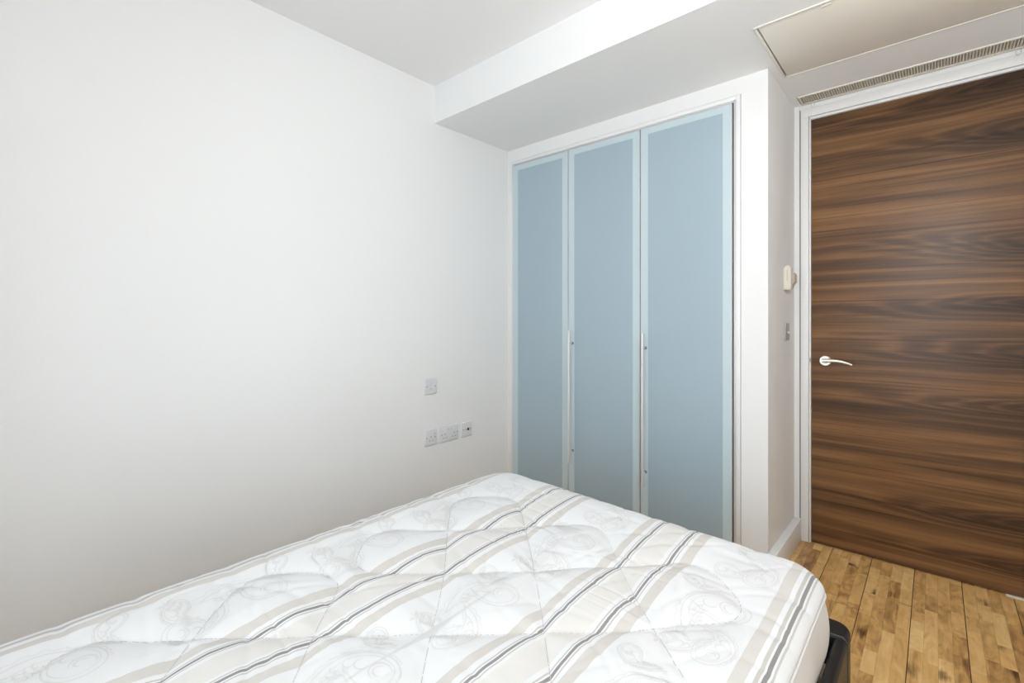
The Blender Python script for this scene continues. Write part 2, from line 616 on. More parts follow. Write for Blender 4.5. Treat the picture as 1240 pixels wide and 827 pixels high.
# ------------------------------------------------------------------ window behind the camera
win = empty('window_1', ((WX0 + WX1) / 2, YF - 0.06, WZ0))
tag(win, 'white framed two pane window', kind='structure')
fw = 0.05
for nm, lo, hi in (('window_frame', (WX0, YF - 0.09, WZ0), (WX1, YF - 0.03, WZ0 + fw)),
                   ('window_frame', (WX0, YF - 0.09, WZ1 - fw), (WX1, YF - 0.03, WZ1)),
                   ('window_frame', (WX0, YF - 0.09, WZ0 + fw), (WX0 + fw, YF - 0.03, WZ1 - fw)),
                   ('window_frame', (WX1 - fw, YF - 0.09, WZ0 + fw), (WX1, YF - 0.03, WZ1 - fw)),
                   ('mullion', ((WX0 + WX1) / 2 - 0.03, YF - 0.09, WZ0 + fw), ((WX0 + WX1) / 2 + 0.03, YF - 0.03, WZ1 - fw))):
    box(nm, lo, hi, M['gloss'], win)
for a, b_ in ((WX0 + fw, (WX0 + WX1) / 2 - 0.03), ((WX0 + WX1) / 2 + 0.03, WX1 - fw)):
    box('pane', (a, YF - 0.064, WZ0 + fw), (b_, YF - 0.058, WZ1 - fw), M['pane'], win)
box('window_sill', (WX0 - 0.02, YF - 0.03, WZ0 - 0.025), (WX1 + 0.03, YF + 0.06, WZ0), M['gloss'], win, 0.004)

# ------------------------------------------------------------------ door
door = empty('door_1', (0, YD, 0))
tag(door, 'full height walnut veneer door with horizontal grain in white frame', kind='structure')
dl, dr, dt = -0.502, 0.405, 2.299
leaf = box('door_leaf', (dl, YD + 0.003, 0.004), (dr, YD + 0.047, dt), M['walnut'], door, 0.0012)
tag(leaf, 'walnut veneer door leaf with horizontal grain')
yf = YD - 0.012
fi = 0.010
# flat casing, then a thin stop bead set back behind a shadow line
box('frame_jamb', (DX0, yf, 0), (dl - fi - 0.002, YD + 0.06, DZ - 0.048), M['gloss'], door, 0.0015)
box('frame_jamb', (dr + fi + 0.002, yf, 0), (DX1, YD + 0.06, DZ - 0.048), M['gloss'], door, 0.0015)
box('frame_head', (DX0, yf, dt + fi + 0.008), (DX1, YD + 0.06, DZ), M['gloss'], door, 0.0015)
for lo, hi in (((dl - fi, yf + 0.004, 0), (dl - 0.0015, YD + 0.06, dt + fi)), ((dr + 0.0015, yf + 0.004, 0), (dr + fi, YD + 0.06, dt + fi)),
               ((dl - fi, yf + 0.004, dt + 0.002), (dr + fi, YD + 0.06, dt + fi + 0.005))):
    box('stop_bead', lo, hi, M['gloss'], door, 0.001)
boxes('shadow_gap', [((DX0 + 0.01, YD + 0.05, 0), (DX1 - 0.01, YD + 0.07, DZ - 0.01))], M['dark'], door)
tag(box('threshold_strip', (0.232, YD - 0.012, -0.004), (dr, YD + 0.05, 0.003), M['ivory_trim'], door), 'pale strip under the door')
# narrow side fillet between pier and frame
box('frame_fillet', (XP, YD - 0.006, 0.0), (DX0 - 0.006, YD + 0.01, ZS), M['gloss'], door)
box('gap_shade_strip', (DX0 - 0.006, YD - 0.0015, 0.0), (DX0, YD + 0.01, DZ), M['gap_shade'], door)  # grey strip painting in the shade between fillet and frame
strike = box('strike_plate', (dl - 0.0065, yf + 0.002, 0.972), (dl - 0.0008, YD + 0.004, 1.014), M['steel'], door, 0.0008)
box('latch_slot', (dl - 0.0055, yf + 0.0005, 0.983), (dl - 0.0025, yf + 0.004, 1.003), M['dark'], strike)
# lever handle
hx, hz = -0.438, 0.992
ydr = YD + 0.003
handle = disc('handle_rose', (hx, ydr, hz), (0, -1, 0), 0.0265, 0.009, M['nickel'], door, 36, 0.002)
tube('handle_neck', [(hx, ydr - 0.008, hz), (hx, ydr - 0.02, hz), (hx, ydr - 0.045, hz)], [0.0135, 0.0105, 0.0105], M['nickel'], handle, 18)
lv = []
for i in range(13):
    s = i / 12
    lv.append((hx - 0.008 + 0.128 * s, ydr - 0.046 + 0.010 * s * s, hz + 0.0045 * math.sin(s * 2.2) + 0.002 - 0.019 * s ** 3))
tube('lever', lv, [(0.0085 - 0.003 * i / 12, 0.011 - 0.0062 * i / 12) for i in range(13)], M['nickel'], handle, 14)

# ------------------------------------------------------------------ ceiling hatch
hatch = empty('access_hatch', ((HX0 + HX1) / 2, (HY0 + HY1) / 2, ZS))
tag(hatch, 'large ivory access panel with slim trim set into the lowered ceiling', 'access panel')
w_ = 0.018
for nm, lo, hi in (('hatch_trim', (HX0, HY0, ZS - 0.004), (HX1, HY0 + w_ * 0.6, ZS + 0.03)),
                   ('hatch_trim', (HX0, HY1 - w_ * 0.5, ZS - 0.003), (HX1, HY1, ZS + 0.03)),
                   ('hatch_trim', (HX0, HY0 + w_ * 0.6, ZS - 0.003), (HX0 + w_ * 0.55, HY1 - w_ * 0.5, ZS + 0.03)),
                   ('hatch_trim', (HX1 - w_ * 0.55, HY0 + w_ * 0.6, ZS - 0.003), (HX1, HY1 - w_ * 0.5, ZS + 0.03))):
    box(nm, lo, hi, M['ivory_trim'], hatch, 0.001)
box('hatch_backing', (HX0 + 0.001, HY0 + 0.001, ZS + 0.032), (HX1 - 0.001, HY1 - 0.001, ZS + 0.04), M['dark'], hatch)
hp = box('hatch_panel', (HX0 + 0.0155, HY0 + 0.013, ZS - 0.001), (HX1 - 0.0155, HY1 - 0.0115, ZS + 0.031), M['ivory'], hatch, 0.001)
catch = box('catch', (-0.318, 2.089, ZS - 0.0035), (-0.286, 2.101, ZS), M['ivory_trim'], hp, 0.0012)

# ------------------------------------------------------------------ fill lamp added to lift the soffit and walls, out of view
LX, LY, LZ, LR = 0.16, 1.02, 2.12, 0.12
lamp = empty('added_fill_lamp', (LX, LY, LZ - LR))
tag(lamp, 'added fill lamp, an unseen opal globe brightening the room', 'lamp')
disc('ceiling_rose', (LX, LY, ZC + 0.001), (0, 0, -1), 0.05, 0.03, M['gloss'], lamp, 32, 0.006)
tube('cord', [(LX, LY, ZC - 0.02), (LX, LY, LZ + LR)], 0.004, M['gloss'], lamp, 10)
disc('cap', (LX, LY, LZ + LR - 0.012), (0, 0, 1), 0.035, 0.035, M['alu'], lamp, 28, 0.004)
bm = bmesh.new()
bmesh.ops.create_uvsphere(bm, u_segments=36, v_segments=20, radius=LR)
bmesh.ops.translate(bm, verts=bm.verts, vec=(LX, LY, LZ))
from_bm('globe', bm, M['fill_glow'], lamp, smooth=True)

# ------------------------------------------------------------------ linear vent
vent = empty('ceiling_vent', ((VX0 + VX1) / 2, (VY0 + VY1) / 2, ZS))
tag(vent, 'long narrow ribbed air vent in ceiling above the door head', 'air vent')
box('vent_flange', (VX0, VY0, ZS - 0.005), (VX1, VY0 + 0.012, ZS + 0.03), M['ivory_trim'], vent, 0.001)
box('vent_flange', (VX0, VY1 - 0.009, ZS - 0.003), (VX1, VY1, ZS + 0.03), M['vent'], vent, 0.001)
box('vent_end', (VX0, VY0 + 0.012, ZS - 0.003), (VX0 + 0.012, VY1 - 0.009, ZS + 0.03), M['vent'], vent, 0.001)
box('vent_end', (VX1 - 0.012, VY0 + 0.012, ZS - 0.003), (VX1, VY1 - 0.009, ZS + 0.03), M['vent'], vent, 0.001)
box('vent_back', (VX0 + 0.001, VY0 + 0.001, ZS + 0.013), (VX1 - 0.001, VY1 - 0.001, ZS + 0.02), M['vent'], vent)
bm = bmesh.new()
addbox(bm, (-0.0034, VY0 + 0.012 - (VY0 + VY1) / 2, 0.0), (0.0034, VY1 - 0.009 - (VY0 + VY1) / 2, 0.010))
bmesh.ops.rotate(bm, verts=bm.verts, cent=(0, 0, 0.005), matrix=Matrix.Rotation(math.radians(22), 3, 'Y'))
sl_me = bpy.data.meshes.new('vent_slat')
bm.to_mesh(sl_me)
bm.free()
sl_me.materials.append(M['vent'])
x = VX0 + 0.020
while x < VX1 - 0.016:
    link(bpy.data.objects.new('vent_slat', sl_me), vent, (x, (VY0 + VY1) / 2, ZS + 0.001))
    x += 0.0105
for cx_ in (-0.492, 0.268):
    pts = []
    for i in range(13):
        a = math.pi * i / 12
        pts.append((cx_ - 0.008 * math.cos(a), VY1 - 0.003, ZS - 0.018 - 0.010 * math.sin(a)))
    pts = [(cx_ - 0.008, VY1 - 0.003, ZS + 0.004)] + pts + [(cx_ + 0.008, VY1 - 0.003, ZS + 0.004)]
    tube('wire_clip', pts, 0.0011, M['vent'], vent, 6)

# ------------------------------------------------------------------ wardrobe
ward = empty('wardrobe', ((OX0 + OX1) / 2, YW, 0))
tag(ward, 'built in wardrobe with three frosted blue glass doors in a white surround', 'wardrobe')
e = 0.004   # how far the surround stands proud
ix0, ix1, iz = -2.187, -0.722, 2.283
box('surround_jamb', (OX0 + 0.002, YW - e, 0), (ix0, YW + 0.05, OZ - 0.0025), M['gloss'], ward, 0.001)
box('surround_jamb', (ix1, YW - e, 0), (OX1 - 0.0025, YW + 0.05, OZ - 0.0025), M['gloss'], ward, 0.001)
box('surround_head', (ix0, YW - e, iz), (ix1, YW + 0.05, OZ - 0.0025), M['gloss'], ward, 0.001)
box('plinth', (ix0, YW + 0.01, 0), (ix1, YW + 0.03, 0.06), M['gloss'], ward)
boxes('carcass', [((ix0 - 0.004, YW + 0.055, 0), (ix0 + 0.014, YD - 0.02, iz)), ((ix1 - 0.014, YW + 0.055, 0), (ix1 + 0.002, YD - 0.02, iz)),
                  ((ix0 + 0.014, YD - 0.03, 0), (ix1 - 0.014, YD - 0.02, iz)), ((ix0 + 0.014, YW + 0.055, iz - 0.018), (ix1 - 0.014, YD - 0.03, iz)),
                  ((ix0 + 0.014, YW + 0.055, 0.06), (ix1 - 0.014, YD - 0.03, 0.078))], M['carcass'], ward)
# aluminium lining of the opening
for lo, hi in (((ix1 - 0.012, YW + 0.001, 0.0), (ix1, YW + 0.045, iz)), ((ix0, YW + 0.001, 0.0), (ix0 + 0.010, YW + 0.045, iz)),
               ((ix0 + 0.010, YW + 0.004, iz - 0.006), (ix1 - 0.012, YW + 0.045, iz))):
    box('aluminium_lining', lo, hi, M['alu'], ward, 0.001)
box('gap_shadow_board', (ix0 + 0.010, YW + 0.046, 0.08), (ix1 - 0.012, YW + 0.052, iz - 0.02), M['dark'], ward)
yg = YW - 0.001          # front face of the glass
zb, ztp = 0.065, 2.2725
for i, (a, b_, hb) in enumerate(((-2.1735, -1.7205, None), (-1.7085, -1.2330, (-1.681, 0.328, 1.146)), (-1.2205, -0.7450, (-1.194, 0.299, 1.136)))):
    d = empty('wardrobe_door', ((a + b_) / 2, yg, zb))
    d.parent = ward
    d.location = Vector(((a + b_) / 2, yg, zb)) - wp(ward)
    fr_ = 0.0035
    for lo, hi in (((a - fr_, yg - 0.0008, zb), (a, yg + 0.022, ztp)), ((b_, yg - 0.0008, zb), (b_ + fr_, yg + 0.022, ztp)),
                   ((a, yg - 0.0008, ztp - fr_), (b_, yg + 0.022, ztp)), ((a, yg - 0.0008, zb), (b_, yg + 0.022, zb + fr_))):
        box('aluminium_edge', lo, hi, M['alu'], d)
    bw = 0.040
    z0, z1 = zb + fr_, ztp - fr_
    # lighter border: glass bonded over the aluminium frame
    for lo, hi in (((a, yg, z0), (a + bw, yg + 0.005, z1)), ((b_ - bw, yg, z0), (b_, yg + 0.005, z1)),
                   ((a + bw, yg, z1 - bw * 0.82), (b_ - bw, yg + 0.005, z1)), ((a + bw, yg, z0), (b_ - bw, yg + 0.005, z0 + bw))):
        box('glass_border', lo, hi, M['frost_edge'], d)
    gp = box('glass_panel', (a + bw, yg, z0 + bw), (b_ - bw, yg + 0.005, z1 - bw * 0.82), M['frost'], d)
    box('door_back', (a, yg + 0.006, z0), (b_, yg + 0.020, z1), M['carcass'], d)
    if hb:
        px, za, zb2 = hb
        bar = tube('handle_bar', [(px, yg - 0.042, za), (px, yg - 0.042, zb2)], 0.0078, M['steel'], d, 16)
        for zz in (za + 0.07, zb2 - 0.08):
            tube('handle_post', [(px, yg - 0.042, zz), (px, yg + 0.001, zz)], 0.0035, M['steel'], bar, 10)
            disc('handle_washer', (px, yg, zz), (0, -1, 0), 0.0075, 0.005, M['pin'], bar, 16, 0.001)

# ------------------------------------------------------------------ wall plates on the left wall
GRP = None


def plate(name, y, z, w, h, label, cat, kind):
    p = empty(name, (XL, y, z - h / 2))
    tag(p, label, cat)
    t = 0.009
    bm = bmesh.new()
    addbox(bm, (XL - 0.001, y - w / 2, z - h / 2), (XL + t, y + w / 2, z + h / 2), 0.004, 3)
    from_bm('faceplate', bm, M['plastic'], p, smooth=True)
    xf = XL + t
    for s in (-1, 1):
        disc('screw', (xf - 0.001, y + s * (w / 2 - 0.0125), z), (1, 0, 0), 0.0030, 0.0022, M['pin'], p, 14)

    def pins(yc, zc):
        for lo, hi in (((xf - 0.001, yc - 0.002, zc + 0.006), (xf + 0.0004, yc + 0.002, zc + 0.014)),
                       ((xf - 0.001, yc - 0.0142, zc - 0.014), (xf + 0.0004, yc - 0.0078, zc - 0.010)),
                       ((xf - 0.001, yc + 0.0078, zc - 0.014), (xf + 0.0004, yc + 0.0142, zc - 0.010))):
            box('pin_slot', lo, hi, M['pin'], p)

    def rocker(yc, zc):
        r_ = box('rocker_switch', (xf - 0.002, yc - 0.0055, zc - 0.010), (xf + 0.003, yc + 0.0055, zc + 0.010), M['plastic'], p, 0.0012)
        box('switch_mark', (xf + 0.0022, yc - 0.003, zc + 0.004), (xf + 0.0033, yc + 0.003, zc + 0.0065), M['pin'], r_)
    if kind == 'single':
        pins(y, z - 0.006)
        rocker(y + 0.024, z + 0.018)
    elif kind == 'double':
        pins(y - 0.037, z - 0.010)
        pins(y + 0.037, z - 0.010)
        rocker(y - 0.010, z + 0.022)
        rocker(y + 0.010, z + 0.022)
    elif kind == 'switch':
        fr2 = box('fuse_carrier', (xf - 0.002, y - 0.013, z - 0.020), (xf + 0.0025, y + 0.013, z - 0.004), M['plastic'], p, 0.001)
        box('rocker_switch', (xf - 0.002, y - 0.007, z + 0.004), (xf + 0.003, y + 0.007, z + 0.020), M['plastic'], p, 0.0012)
        box('carrier_slot', (xf + 0.002, y - 0.005, z - 0.013), (xf + 0.0029, y + 0.005, z - 0.011), M['pin'], fr2)
    else:
        ins = box('socket_insert', (xf - 0.002, y - 0.026, z - 0.014), (xf + 0.0015, y + 0.026, z + 0.014), M['plastic'], p, 0.001)
        box('port', (xf + 0.001, y + 0.002, z - 0.0075), (xf + 0.0022, y + 0.018, z + 0.0075), M['dark'], ins)
        box('label_line', (xf + 0.001, y - 0.020, z - 0.001), (xf + 0.0021, y - 0.004, z + 0.001), M['pin'], ins)
    return p


plate('fused_switch', 1.762, 0.818, 0.088, 0.092, 'white square fused switch plate alone above the row of sockets', 'switch', 'switch')
plate('power_socket', 1.761, 0.515, 0.088, 0.092, 'white single three pin socket under the fused switch plate', 'socket', 'single')
plate('double_socket', 1.904, 0.515, 0.148, 0.092, 'white double three pin socket between two single plates', 'socket', 'double')
plate('aerial_socket', 2.047, 0.515, 0.088, 0.092, 'white wall plate with dark port next to the double socket', 'socket', 'port')

# ------------------------------------------------------------------ pier: steel switch and cream remote in its holder
sp = empty('light_switch', (XP, 2.805, 1.105))
tag(sp, 'small grey steel light switch on the pier beside the door', 'switch')
box('faceplate', (XP - 0.001, 2.762, 1.105), (XP + 0.007, 2.848, 1.193), M['switch_grey'], sp, 0.002)
tube('toggle', [(XP + 0.006, 2.805, 1.147), (XP + 0.018, 2.805, 1.143)], [0.0042, 0.0035], M['plastic'], sp, 12)
for yy in (2.774, 2.836):
    disc('screw', (XP + 0.006, yy, 1.149), (1, 0, 0), 0.003, 0.0016, M['alu'], sp, 12)

rm = empty('wall_handset', (XP, 2.80, 1.365))
tag(rm, 'cream plastic wall handset in its holder above the steel switch', 'handset')


def profile_x(name, prof, y0, y1, mat, parent, bevel=0.002):
    """prof: list of (x,z) extruded along y"""
    bm = bmesh.new()
    a = [bm.verts.new((px, y0, pz)) for px, pz in prof]
    b2 = [bm.verts.new((px, y1, pz)) for px, pz in prof]
    n = len(prof)
    f0, f1 = bm.faces.new(a), bm.faces.new(b2[::-1])
    for i in range(n):
        bm.faces.new((a[i], b2[i], b2[(i + 1) % n], a[(i + 1) % n]))
    if bevel:
        es = list(set(f0.edges) | set(f1.edges))
        bmesh.ops.bevel(bm, geom=es, offset=bevel, segments=2, affect='EDGES')
    return from_bm(name, bm, mat, parent, smooth=True)


arc = [(XP + 0.016 + 0.0155 * math.cos(a), 1.474 + 0.0155 * math.sin(a)) for a in [math.pi * k / 14 for k in range(0, 15)]]
prof = [(XP - 0.001, 1.367), (XP + 0.028, 1.367), (XP + 0.0315, 1.371)] + arc + [(XP - 0.001, 1.478)]
body = profile_x('handset_body', prof, 2.752, 2.802, M['cream'], rm)
box('side_slot', (XP + 0.014, 2.7512, 1.412), (XP + 0.017, 2.7535, 1.470), M['cream_shaded'], body)
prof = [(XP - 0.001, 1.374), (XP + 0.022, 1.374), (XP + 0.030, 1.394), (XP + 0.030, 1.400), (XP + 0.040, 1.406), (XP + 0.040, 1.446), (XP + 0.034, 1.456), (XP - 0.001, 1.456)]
profile_x('holder', prof, 2.800, 2.856, M['cream_shaded'], rm)

# ------------------------------------------------------------------ bed frame
FX0, FX1, FY0, FY1, FZ = -1.636, -0.194, -0.285, 1.818, 0.256
MX = -0.915
bed = empty('bed_frame', (MX, 0.76, 0))
tag(bed, 'low black leather bed frame under the striped mattress', 'bed frame')


def padded(name, lo, hi, mat, parent, r=0.012, corner=None, cr=0.05):
    """leather-wrapped board: rounded top edge, big plan radius at the listed corners"""
    bm = bmesh.new()

    def outline_at(t_):
        pts = []
        for cx, cy, sx_, sy_, a0 in ((hi[0], hi[1], -1, -1, 0), (lo[0], hi[1], 1, -1, 90), (lo[0], lo[1], 1, 1, 180), (hi[0], lo[1], -1, 1, 270)):
            big = corner and any(abs(cx - a) < 1e-6 and abs(cy - b_) < 1e-6 for a, b_ in corner)
            R_ = cr if big else 0.003 + r
            for k in range(9):
                a = math.radians(a0 + 90 * k / 8)
                pts.append((cx + sx_ * R_ + (R_ - t_) * math.cos(a), cy + sy_ * R_ + (R_ - t_) * math.sin(a)))
        return pts
    levels = [(0, lo[2])] + [(r * (1 - math.cos(math.pi / 2 * k / 5)), hi[2] - r + r * math.sin(math.pi / 2 * k / 5)) for k in range(6)]
    rings_ = [[bm.verts.new((x_, y_, z_)) for x_, y_ in outline_at(t_)] for t_, z_ in levels]
    n = len(rings_[0])
    for a, b_ in zip(rings_, rings_[1:]):
        for k in range(n):
            bm.faces.new((a[k], a[(k + 1) % n], b_[(k + 1) % n], b_[k]))
    bm.faces.new(rings_[0][::-1])
    bm.faces.new(rings_[-1])
    return from_bm(name, bm, mat, parent, smooth=True)


fb = padded('footboard', (FX0, 1.722, 0.05), (FX1, FY1, FZ), M['leather'], bed, 0.014, [(FX0, FY1), (FX1, FY1)], 0.045)
padded('added_headboard', (FX0, FY0, 0.05), (FX1, -0.205, 0.48), M['leather'], bed, 0.014)  # unseen head end, added to shade the lower left wall
for a, b_ in ((FX0, -1.600), (-0.2300, FX1)):
    padded('side_rail', (a, -0.205, 0.05), (b_, 1.722, FZ - 0.004), M['leather'], bed, 0.012)
tube('seam', [(FX1 + 0.0004, 1.722, 0.05), (FX1 + 0.0004, 1.722, FZ - 0.014), (FX1 - 0.012, 1.722, FZ + 0.0006), (-0.235, 1.722, FZ + 0.0006)], 0.0016, M['seam'], fb, 6)
for k in range(12):
    y = -0.14 + k * 0.155
    box('slat', (-1.600, y, 0.192), (-0.2300, y + 0.07, 0.21), M['pine'], bed)
for lx in (FX0 + 0.05, FX1 - 0.05):
    for ly in (FY0 + 0.04, FY1 - 0.04):
        disc('leg', (lx, ly, 0), (0, 0, 1), 0.025, 0.055, M['leather'], bed, 20)

# ------------------------------------------------------------------ mattress
HWD, V0, V1 = 0.680, -0.195, 1.712   # half width, head, foot (v = world y)
ZT, ZBOT = 0.474, 0.210
RC = 0.11                            # plan corner radius
def RFu(U):                          # edge roll radius: crisp against the wall side, rounder on the open side
    return 0.014 + 0.030 * sstep(-0.45, 0.60, U)
STEP = 0.195
UMAX, VMAX, NV = 3, 0, 8             # lattice: u = i*STEP, v = 1.11 + j*STEP


def lat(i, j):
    return Vector((i * STEP, 1.115 + j * STEP))


# quilting lines: bounce along a diamond lattice, rounding every turn
I0, I1, J0, J1 = -3, 3, -6, 2
used = set()
paths = []


def turn(i, j, di, dj):
    t_ = False
    if i + di > I1 or i + di < I0:
        di, t_ = -di, True
    if j + dj > J1 or j + dj < J0:
        dj, t_ = -dj, True
    if (i, j) == (-2, -2) or (i, j) == (2, -4):
        dj, t_ = -dj, True
    return di, dj, t_


def ekey(i, j, di, dj):
    return tuple(sorted(((i, j), (i + di, j + dj))))


for si in range(I0, I1 + 1):
    for sj in range(J0, J1 + 1):
        if (si + sj) % 2:
            continue
        for di, dj in ((1, 1), (1, -1), (-1, 1), (-1, -1)):
            i, j = si, sj
            if not (I0 <= i + di <= I1 and J0 <= j + dj <= J1) or ekey(i, j, di, dj) in used:
                continue
            P = [(lat(i, j), False)]
            while True:
                k = ekey(i, j, di, dj)
                if k in used:
                    break
                used.add(k)
                i, j = i + di, j + dj
                di, dj, tt = turn(i, j, di, dj)
                P.append((lat(i, j), tt))
            paths.append(P)


def smooth_path(P):
    """round corners with quadratic arcs, sample about every 12 mm"""
    closed = (P[0][0] - P[-1][0]).length < 1e-6
    out = []
    n = len(P)
    CR = 0.115
    for q in range(n):
        p, tt = P[q]
        if q == 0 or q == n - 1:
            if closed and n > 3:
                a = P[n - 2][0]
                b_ = P[1][0]
                d1, d2 = (a - p).normalized(), (b_ - p).normalized()
                if (d1 + d2).length > 0.2:
                    A_, B_ = p + d1 * CR, p + d2 * CR
                    arcp = [A_ * (1 - s) ** 2 + p * 2 * s * (1 - s) + B_ * s ** 2 for s in [k_ / 12 for k_ in range(13)]]
                    out += arcp[6:] if q == 0 else arcp[:7]
                    continue
            out.append(p)
            continue
        a, b_ = P[q - 1][0], P[q + 1][0]
        d1, d2 = (a - p).normalized(), (b_ - p).normalized()
        if (d1 + d2).length > 0.2:
            A_, B_ = p + d1 * CR, p + d2 * CR
            out += [A_ * (1 - s) ** 2 + p * 2 * s * (1 - s) + B_ * s ** 2 for s in [k_ / 12 for k_ in range(13)]]
        else:
            out.append(p)
    res = [out[0]]
    for p in out[1:]:
        L_ = (p - res[-1]).length
        if L_ < 1e-6:
            continue
        m_ = max(1, int(L_ / 0.02))
        s0 = res[-1]
        res += [s0.lerp(p, (k_ + 1) / m_) for k_ in range(m_)]
    return res


def wob(p):
    return Vector((p.x + 0.006 * math.sin(p.y * 7 + 1) + 0.003 * math.sin(p.y * 23 + p.x * 9),
                   p.y + 0.006 * math.sin(p.x * 8 + 2) + 0.003 * math.sin(p.x * 21 + p.y * 5)))


SP = [[wob(p) for p in smooth_path(P)] for P in paths]
segA = np.array([[p.x, p.y] for q in SP for p in q[:-1]])
segB = np.array([[p.x, p.y] for q in SP for p in q[1:]])


def dist_stitch(U, V):
    P_ = np.stack([U, V], -1).reshape(-1, 2).astype(np.float32)
    out = np.full(len(P_), 9.0, np.float32)
    for k_ in range(0, len(segA), 1):
        a, b_ = segA[k_], segB[k_]
        mid_, hl = (a + b_) / 2, np.hypot(*(b_ - a)) / 2
        idx = np.where((np.abs(P_[:, 0] - mid_[0]) < 0.11) & (np.abs(P_[:, 1] - mid_[1]) < 0.11))[0]
        if not len(idx):
            continue
        q = P_[idx]
        ab = b_ - a
        t_ = np.clip(((q - a) @ ab) / (ab @ ab + 1e-12), 0, 1)
        d_ = np.hypot(q[:, 0] - a[0] - t_ * ab[0], q[:, 1] - a[1] - t_ * ab[1])
        out[idx] = np.minimum(out[idx], d_)
    return out.reshape(U.shape)


nr = np.random.RandomState(5)
WR = [(nr.uniform(-.66, .66), nr.uniform(0.0, 1.68), nr.uniform(0, math.pi), nr.uniform(.05, .14), nr.uniform(.006, .012), nr.uniform(.0015, .0042)) for _ in range(190)]


def inset(U, V):
    """distance inside the rounded-rectangle outline"""
    cx_, cy_ = 0.0, (V0 + V1) / 2
    qx, qy = np.abs(U - cx_) - (HWD - RC), np.abs(V - cy_) - ((V1 - V0) / 2 - RC)
    return -(np.hypot(np.maximum(qx, 0), np.maximum(qy, 0)) + np.minimum(np.maximum(qx, qy), 0) - RC)


def sstep(a, b_, x_):
    t_ = np.clip((x_ - a) / (b_ - a), 0, 1)
    return t_ * t_ * (3 - 2 * t_)


def ztop(U, V, relief=True):
    t_ = inset(U, V)
    z = ZT - 0.020 * (U / 1.366 + 0.5)
    z = z - 0.022 * np.clip(1 - (U / .69) ** 2, 0, 1) * sstep(1.66, 1.0, V)
    if relief:
        d_ = dist_stitch(U, V)
        fade = sstep(0.02, 0.10, t_)
        z = z + 0.021 * (1 - np.exp(-(d_ / 0.050) ** 1.0)) * (0.45 + 0.55 * fade) * sstep(0.012, 0.05, t_)
        # creases running in from the edge seam
        band = np.exp(-((t_ - 0.05) / 0.06) ** 2)
        along = np.where(np.abs(U) / HWD > np.abs(V - (V0 + V1) / 2) / ((V1 - V0) / 2), V, U)
        cr_ = np.abs(np.sin(along * 19 + 1.3 * np.sin(along * 6.1)))
        z = z - 0.0065 * band * (1 - cr_) ** 3
        # ladder creases across the woven stripes
        for sg, cu_ in ((1, .24), (-1, .24)):
            du_ = np.abs(U - sg * cu_)
            ph_ = V * 46 + 1.9 * np.sin(V * 11 + sg) + 1.2 * np.sin(V * 27 + 2 * sg) + (U - sg * cu_) * 5 * np.sin(V * 5)
            z = z - 0.0042 * np.clip(1 - np.abs(np.sin(ph_)) * 3.2, 0, 1) ** 1.5 * sstep(0.16, 0.06, du_) * (0.5 + 0.5 * np.sin(V * 8.3 + sg * 2 + U * 6))
        for (wu, wv_, wa, wl, ww, wh) in WR:
            m_ = (np.abs(U - wu) < wl * 2) & (np.abs(V - wv_) < wl * 2)
            if not m_.any():
                continue
            du, dv = U[m_] - wu, V[m_] - wv_
            s_, n_ = du * math.cos(wa) + dv * math.sin(wa), -du * math.sin(wa) + dv * math.cos(wa)
            z[m_] -= wh * np.exp(-(s_ / wl) ** 2 - (n_ / ww) ** 2)
    RF = RFu(U)
    tt = np.clip(t_, 0, RF)
    z = z - (RF - np.sqrt(np.maximum(RF ** 2 - (RF - tt) ** 2, 0))) * 0.8
    return z


def outline(n_per_m=105):
    pts = []
    cx_, cy_ = 0.0, (V0 + V1) / 2
    hx_, hy_ = HWD, (V1 - V0) / 2
    def seg(a, b_):
        m_ = int((Vector(b_) - Vector(a)).length * n_per_m)
        for k_ in range(m_):
            pts.append(Vector(a).lerp(Vector(b_), k_ / m_))
    def corner(c, a0):
        m_ = 22
        for k_ in range(m_):
            a = a0 + math.pi / 2 * k_ / m_
            pts.append(Vector((c[0] + RC * math.cos(a), c[1] + RC * math.sin(a))))
    seg((hx_, cy_ - hy_ + RC), (hx_, cy_ + hy_ - RC))
    corner((hx_ - RC, cy_ + hy_ - RC), 0)
    seg((hx_ - RC, cy_ + hy_), (-hx_ + RC, cy_ + hy_))
    corner((-hx_ + RC, cy_ + hy_ - RC), math.pi / 2)
    seg((-hx_, cy_ + hy_ - RC), (-hx_, cy_ - hy_ + RC))
    corner((-hx_ + RC, cy_ - hy_ + RC), math.pi)
    seg((-hx_ + RC, cy_ - hy_), (hx_ - RC, cy_ - hy_))
    corner((hx_ - RC, cy_ - hy_ + RC), 1.5 * math.pi)
    return pts


OUT = outline()
N = len(OUT)
ox = np.array([p.x for p in OUT])
oy = np.array([p.y for p in OUT])
nxt = np.roll(np.arange(N), -1)
prv = np.roll(np.arange(N), 1)
tx, ty = ox[nxt] - ox[prv], oy[nxt] - oy[prv]
ln = np.hypot(tx, ty)
nx_, ny_ = ty / ln, -tx / ln          # outward normal (ccw outline)
cyc = (V0 + V1) / 2
rings = []
ztape = ztop(ox, oy, False)
# side: bottom to tape
NS = 16
arcl = np.arange(N) * 1.0
for k in range(NS + 1):
    s = k / NS
    off = 0.008 * math.sin(math.pi * (s * 0.92 + 0.04)) - 0.010 * (1 - s) ** 4 - 0.008 * s ** 6
    off = off + 0.003 * math.sin(math.pi * s) * np.sin(oy * 21 + ox * 17)
    rings.append((ox + nx_ * off, oy + ny_ * off, ZBOT + (ztape - 0.004 - ZBOT) * s))
n_side = len(rings)
